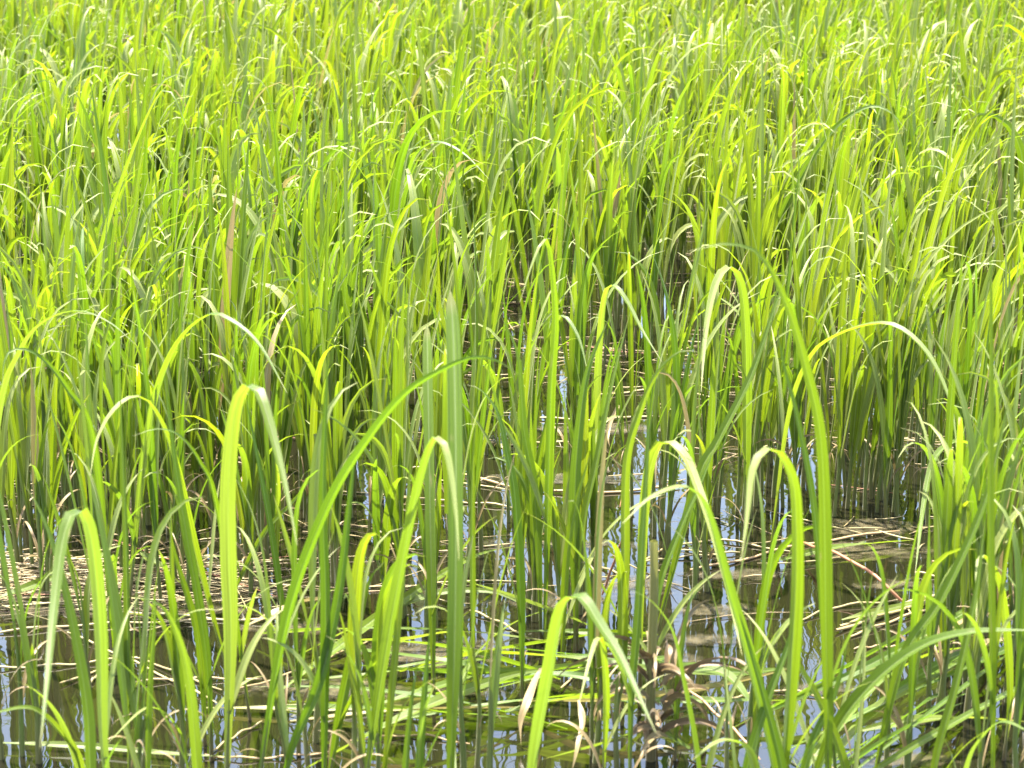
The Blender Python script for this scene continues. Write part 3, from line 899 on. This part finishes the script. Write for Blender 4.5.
GL = 'green reed blades lodged flat over the water'
LOD = [
 ([(276, 695), (323, 659), (389, 609), (469, 559), (520, 545)], 9, (.02, .06, .1, .1, .05), 'yellow-green lodged blade slanting up to the right behind the foreground fan'),
 ([(300, 655), (345, 632), (403, 605), (443, 592), (489, 591), (515, 600), (540, 615)], 8, (.02, .05, .08, .1, .1, .07, .03), 'lodged blade arching level left of the folded cream leaf'),
 ([(462, 580), (512, 597), (589, 626), (650, 662), (700, 690)], 10, (.12, .14, .12, .08, .03), 'lodged blade sloping down rightward behind the folded cream leaf'),
 ([(400, 672), (470, 655), (560, 657), (640, 668), (745, 676)], 11, (.05, .1, .12, .1, .04), 'long lodged blade lying level under the folded cream leaf'),
 ([(300, 772), (389, 725), (443, 699), (512, 675), (560, 668)], 13, (.04, .08, .1, .1, .08), 'broad dark green lodged blade rising rightward at bottom left of centre'),
 ([(505, 712), (560, 700), (612, 697), (650, 690)], 10, (.05, .09, .1, .06), 'short dark lodged blade just left of the rotten tuft'),
 ([(655, 665), (720, 672), (748, 700), (775, 730), (800, 772)], 11, (.12, .14, .12, .07, .02), 'lodged blade curving down right from the rotten tuft'),
 ([(640, 655), (690, 668), (740, 672), (790, 668)], 9, (.12, .13, .12, .06), 'pale green lodged blade lying level right of the rotten tuft'),
 ([(330, 640), (400, 640), (460, 632), (545, 640)], 7, (.05, .08, .08, .03), 'narrow lodged blade lying level above the olive scum at centre left'),
 ([(455, 770), (452, 712), (462, 680), (485, 645), (520, 620), (560, 606)], 8, (.0, .12, .16, .16, .12, .05), 'yellowish lodged blade bending right beside the tall blunt-topped foot'),
 ([(780, 560), (830, 548), (878, 543), (915, 540)], 6, (.02, .03, .03, .02), 'thin green blade floating level across the right-hand pool'),
 ([(0, 743), (90, 746), (187, 755), (260, 757)], 6, (.02, .02, .02, .02), 'pale green blade floating level at the bottom left edge'),
 ([(60, 575), (20, 590), (-20, 606)], 8, (.07, .06, .04), 'green blade lying on the straw bank at left frame edge'),
 ([(140, 552), (165, 570), (190, 592)], 8, (.1, .08, .03), 'short green blade fallen across the straw bank'),
 ([(800, 775), (840, 722), (885, 680), (930, 655), (985, 645)], 12, (.06, .14, .2, .2, .15), 'green blade of the bent bundle lying along the right bottom'),
 ([(815, 790), (862, 722), (905, 690), (955, 668)], 11, (.05, .1, .14, .12), 'lower dark blade of the bent bundle at right bottom'),
 ([(862, 730), (900, 722), (960, 718), (1030, 722)], 10, (.12, .13, .12, .1), 'green blade lying level at the bottom right corner'),
 ([(842, 620), (865, 614), (900, 606), (935, 596)], 6, (.02, .03, .03, .02), 'thin pale green blade alongside the straw bundle in the right-hand pool'),
 ([(690, 748), (650, 730), (600, 745), (540, 760)], 9, (.04, .1, .08, .03), 'dull green blade sagging at the foot of the rotten tuft'),
]
for pts, w, z, lab in LOD:
    lodged('lodged_blade', lab, 'reed blade', pts, w, z, tint=rng.uniform(.2, .7), group=GL, age=rng.uniform(0, .12))
g6 = np.random.default_rng(33)
for (x0, x1, y0, y1, num, slope, lab, grp) in (
        (290, 760, 618, 712, 20, -.05, 'narrow green blade in the lodged tangle below the open water', 'loose lodged blades below the open water'),
        (800, 1010, 640, 745, 12, -.55, 'narrow green blade leaning in the bent bundle at lower right', 'loose blades of the bent bundle')):
    for _ in range(num):
        cx, cy = g6.uniform(x0 + 50, x1 - 50), g6.uniform(y0, y1)
        hl, sl_ = g6.uniform(70, 165), slope + g6.normal(0, .13)
        sag = g6.normal(0, 9)
        px_ = [(cx + hl * q, cy + hl * q * sl_ + sag * q * q) for q in (-1, -.4, .2, .7, 1)]
        hh = g6.uniform(.02, .12) if slope > -.3 else g6.uniform(.06, .24)
        lodged('lodged_blade', lab, 'reed blade', px_[::int(g6.choice([-1, 1]))], g6.uniform(5, 9), [hh * k for k in (.3, .9, 1, .7, .2)],
               tint=g6.uniform(0, .6), age=(g6.uniform(.4, .9) if g6.random() < .2 else 0), group=grp, face=1.1 + g6.normal(0, .7))
lodged('curled_dry_leaf', 'curled brown dry leaf caught level among foreground blades at lower left', 'dry leaf',
       [(246, 626), (276, 612), (300, 602), (331, 597)], 9, (.3, .34, .34, .3), age=.9, tint=.3, face=.6)
lodged('curled_dry_leaf', 'pale tan curled dry leaf drooping in the water left of the rotten tuft', 'dry leaf',
       [(541, 668), (528, 700), (520, 722), (521, 745)], 12, (.14, .12, .07, .02), age=1.0, tint=.2, face=.9)
lodged('curled_dry_leaf', 'brown curled pod-like dry leaf hanging just above the blue reflection', 'dry leaf',
       [(578, 700), (583, 722), (578, 745), (572, 770)], 8, (.16, .12, .08, .02), age=.95, tint=.1, face=.9)
lodged('curled_dry_leaf', 'bleached dry leaf curled over behind the open water', 'dry leaf',
       [(619, 405), (611, 420), (608, 438), (611, 450)], 6, (.12, .12, .07, .02), age=1.0, tint=.8, face=.7)
lodged('curled_dry_leaf', 'whitish dry leaf fallen on the straw bank beside the short pointed reed', 'dry leaf',
       [(212, 540), (204, 552), (198, 565)], 8, (.16, .1, .05), age=1.0, tint=.9, face=.7)
lodged('curled_dry_leaf', 'broad bleached dry leaf lying over the bent bundle at right', 'dry leaf',
       [(905, 655), (935, 628), (975, 615), (1030, 600)], 17, (.12, .16, .16, .12), age=1.0, tint=.7, face=1.1)
lodged('curled_dry_leaf', 'second dry leaf, brown edged, under the bent bundle at right', 'dry leaf',
       [(930, 668), (962, 652), (1000, 640), (1035, 642)], 12, (.08, .1, .1, .08), age=.9, tint=.3, face=1.1)

STALK = [
 ([(67, 632), (120, 655), (217, 702)], 4, 0, 'straight dead stalk slanting down right across lower left water'),
 ([(-10, 668), (70, 664), (137, 656)], 4, 0, 'pale dead stalk lying level at the left frame edge'),
 ([(60, 684), (110, 665), (137, 657), (165, 668), (222, 690)], 4, 0, 'bent dead stalk peaking in the middle of lower left water'),
 ([(88, 685), (100, 672), (108, 668)], 5, 0, 'short stub of dead stalk in lower left water'),
 ([(120, 683), (190, 678), (262, 680)], 4, .2, 'level brown dead stalk below the bent one at lower left'),
 ([(-10, 633), (60, 626), (150, 622), (215, 620)], 5, 0, 'long pale dead stalk edging the straw bank'),
 ([(70, 610), (150, 613), (240, 620), (300, 618)], 5, 0, 'buff dead stalk along the front of the straw bank'),
 ([(72, 560), (100, 550), (125, 543)], 4, 0, 'short bright dead stalk resting on the straw bank top'),
 ([(235, 690), (300, 670), (374, 638)], 4, .1, 'brown dead stalk rising right behind the foreground fan'),
 ([(205, 755), (256, 758), (330, 752)], 4, .3, 'dead stalk lying level at bottom left of the fan'),
 ([(213, 750), (240, 733), (262, 722)], 4, 0, 'cream dead stalk slanting between lower left blades'),
 ([(448, 470), (520, 488), (600, 492), (680, 486)], 5, .3, 'long tan stalk floating level across the open water'),
 ([(430, 500), (500, 505), (545, 515)], 4, 0, 'thin pale stalk floating left in the open water'),
 ([(540, 418), (600, 420), (650, 416), (700, 424)], 5, 0, 'whitish stalk floating level at the back of the open water'),
 ([(600, 395), (660, 390), (720, 398)], 4, 0, 'pale stalk floating behind the reed with hanging whitish leaf'),
 ([(500, 445), (560, 442), (590, 447)], 4, 0, 'short pale stalk floating mid way back in the open water'),
 ([(625, 533), (613, 565), (602, 596)], 5, .75, 'reddish dead stick leaning up out of the open water', (.28, .14, .0)),
 ([(613, 663), (600, 676), (588, 690)], 5, .9, 'short red-brown stick left of the rotten tuft', (.2, .14, .06)),
 ([(640, 562), (690, 556), (740, 552)], 4, 0, 'thin pale stalk floating left of the folded foreground reeds'),
 ([(690, 570), (740, 560), (800, 545), (900, 530)], 5, .35, 'long pinkish stalk floating at the back of the right-hand pool'),
 ([(802, 543), (830, 551), (858, 564), (884, 584), (909, 607)], 6, .8, 'red-brown curved stalk arching down in the right-hand pool', (.03, .1, .1, .08, .0)),
 ([(836, 631), (880, 616), (920, 604), (955, 593)], 7, 0, 'thick straw stalk of the bundle in the right-hand pool'),
 ([(840, 626), (890, 608), (960, 588)], 6, 0, 'upper pale straw stalk of the bundle in the right-hand pool'),
 ([(850, 636), (900, 618), (948, 602)], 5, .1, 'lower straw stalk of the bundle in the right-hand pool'),
 ([(854, 648), (880, 646), (902, 647)], 4, .2, 'short dead stalk floating level below the straw bundle'),
 ([(915, 572), (950, 578), (1000, 584)], 4, 0, 'pale stalk floating at right of the pool'),
 ([(932, 562), (985, 563), (1030, 560)], 5, .5, 'pinkish stalk floating level toward the right frame edge'),
 ([(940, 530), (955, 534), (968, 538)], 5, .6, 'short orange-brown stub in the shade of the right stems'),
 ([(640, 562), (668, 548), (720, 540), (790, 552)], 4, .1, 'thin bent stalk floating behind the broad dark green reed'),
 ([(800, 620), (840, 606), (905, 600)], 4, 0, 'faint thin stalk floating across the pool middle'),
 ([(690, 690), (740, 735), (760, 760)], 5, .5, 'brown stalk slanting from the rotten tuft to bottom edge', (.12, .06, .02)),
 ([(470, 610), (500, 622), (530, 640)], 4, 0, 'pale stalk slanting among the centre lodged blades'),
 ([(560, 548), (600, 566), (625, 577)], 4, 0, 'pale stalk slanting to the foot of the reddish stick'),
 ([(560, 690), (600, 650), (650, 640)], 4, .1, 'dead stalk lying under the folded cream leaf'),
 ([(720, 700), (780, 690), (835, 700)], 4, .1, 'dead stalk floating at foot of the leftward folded reed'),
 ([(350, 740), (420, 735), (470, 745)], 4, .2, 'dead stalk floating at the bottom below the scum'),
]
for k, st in enumerate(STALK):
    pts, w, red, lab = st[:4]
    z = st[4] if len(st) > 4 else [.008] * len(pts)
    p3 = np.array([ground(x, y, h) for (x, y), h in zip(pts, z)])
    P = resample(p3, 14)
    P[:, 2] += .004 * np.sin(np.arange(14) * 1.3 + k)
    r = np.full(14, w / scale_at(P[:, 1].mean()) / 2 * .58)
    r[-1] *= .5; r[0] *= .7
    buf = Buf()
    tubes(buf, P[None], r[None], np.ones((1, 14)), np.array([(k * .37) % 1 * .6]), np.full((1, 14), red), 6)
    o = buf.build('dead_stalk', M_STRAW, None, P[7] * np.array([1, 1, 0]))
    tag(o, lab, 'dead stalk', 'dead stalks floating on the marsh water')

# rotten tuft: rag of brown sheaths round a broken stub
rb = ground(655, 760)
root = empty('rotten_reed_tuft', rb)
tag(root, 'brown rotten tuft of collapsed reed sheaths in the water at centre bottom', 'rotten reeds')
tb = Buf()
path = np.array([on_plane(x, y, rb[1]) for x, y in resample([(652, 765), (650, 720), (652, 650), (654, 590), (654, 541)], 9)])
path[0, 2] = -.1
tubes(tb, path[None], np.linspace(.016, .012, 9)[None], np.full((1, 9), .45), np.array([.5]), mud_of(path[None, :, 2], .3), 8)
tb.build('stub', M_REED, root, rb)
for k in range(34):
    ang = rng.uniform(0, 6.28)
    top = rb + np.array([rng.normal(0, .025), rng.normal(0, .025), rng.uniform(.05, .33)])
    P, B, N = sweep_leaf(top[None], np.array([ang]), np.array([R(rng.uniform(20, 75))]), np.array([rng.uniform(.12, .36)]),
                         np.array([rng.uniform(1.2, 2.6)]), np.array([1.2]), 10, np.array([rng.normal(0, .8)]), np.array([rng.normal(0, 1.5)]))
    P[..., 2] = np.maximum(P[..., 2], .012)
    lb = Buf()
    ribbons(lb, P, (profile(10, .7, .2) * rng.uniform(.012, .026))[None], B, N, .6, np.full((1, 10), rng.uniform(.7, 1)),
            np.array([rng.random()]), np.full((1, 10), rng.uniform(.5, 1)))
    lb.build('dead_sheath', M_REED, root, rb)

# ------------------------------------------------------------------ light
SUN_EL, SUN_AZ = R(77), R(-42)
world = bpy.data.worlds.new('World'); scene.world = world
world.use_nodes = True
wn, wl = world.node_tree.nodes, world.node_tree.links
bg = wn['Background']
sky = wn.new('ShaderNodeTexSky'); sky.sky_type = 'NISHITA'; sky.sun_disc = False
sky.sun_elevation = SUN_EL; sky.sun_rotation = SUN_AZ
sky.air_density = 1.0; sky.dust_density = 3.5; sky.ozone_density = 1.0
wl.new(sky.outputs[0], bg.inputs['Color'])
bg.inputs['Strength'].default_value = 0.15
sl = bpy.data.lights.new('sun', 'SUN'); sl.energy = 5.0; sl.angle = R(.53); sl.color = (1, .95, .83)
so = bpy.data.objects.new('sun', sl); C.objects.link(so)
dirv = Vector((math.sin(SUN_AZ) * math.cos(SUN_EL), math.cos(SUN_AZ) * math.cos(SUN_EL), math.sin(SUN_EL)))
so.rotation_euler = dirv.to_track_quat('Z', 'Y').to_euler()
so.location = dirv * 40

scene.view_settings.view_transform = 'Standard'
scene.view_settings.look = 'None'
scene.view_settings.gamma = 1
scene.view_settings.exposure = 2.38
scene.cycles.max_bounces = 6
scene.cycles.diffuse_bounces = 3
scene.cycles.transmission_bounces = 4
scene.cycles.glossy_bounces = 3
print('things:', N_REED)
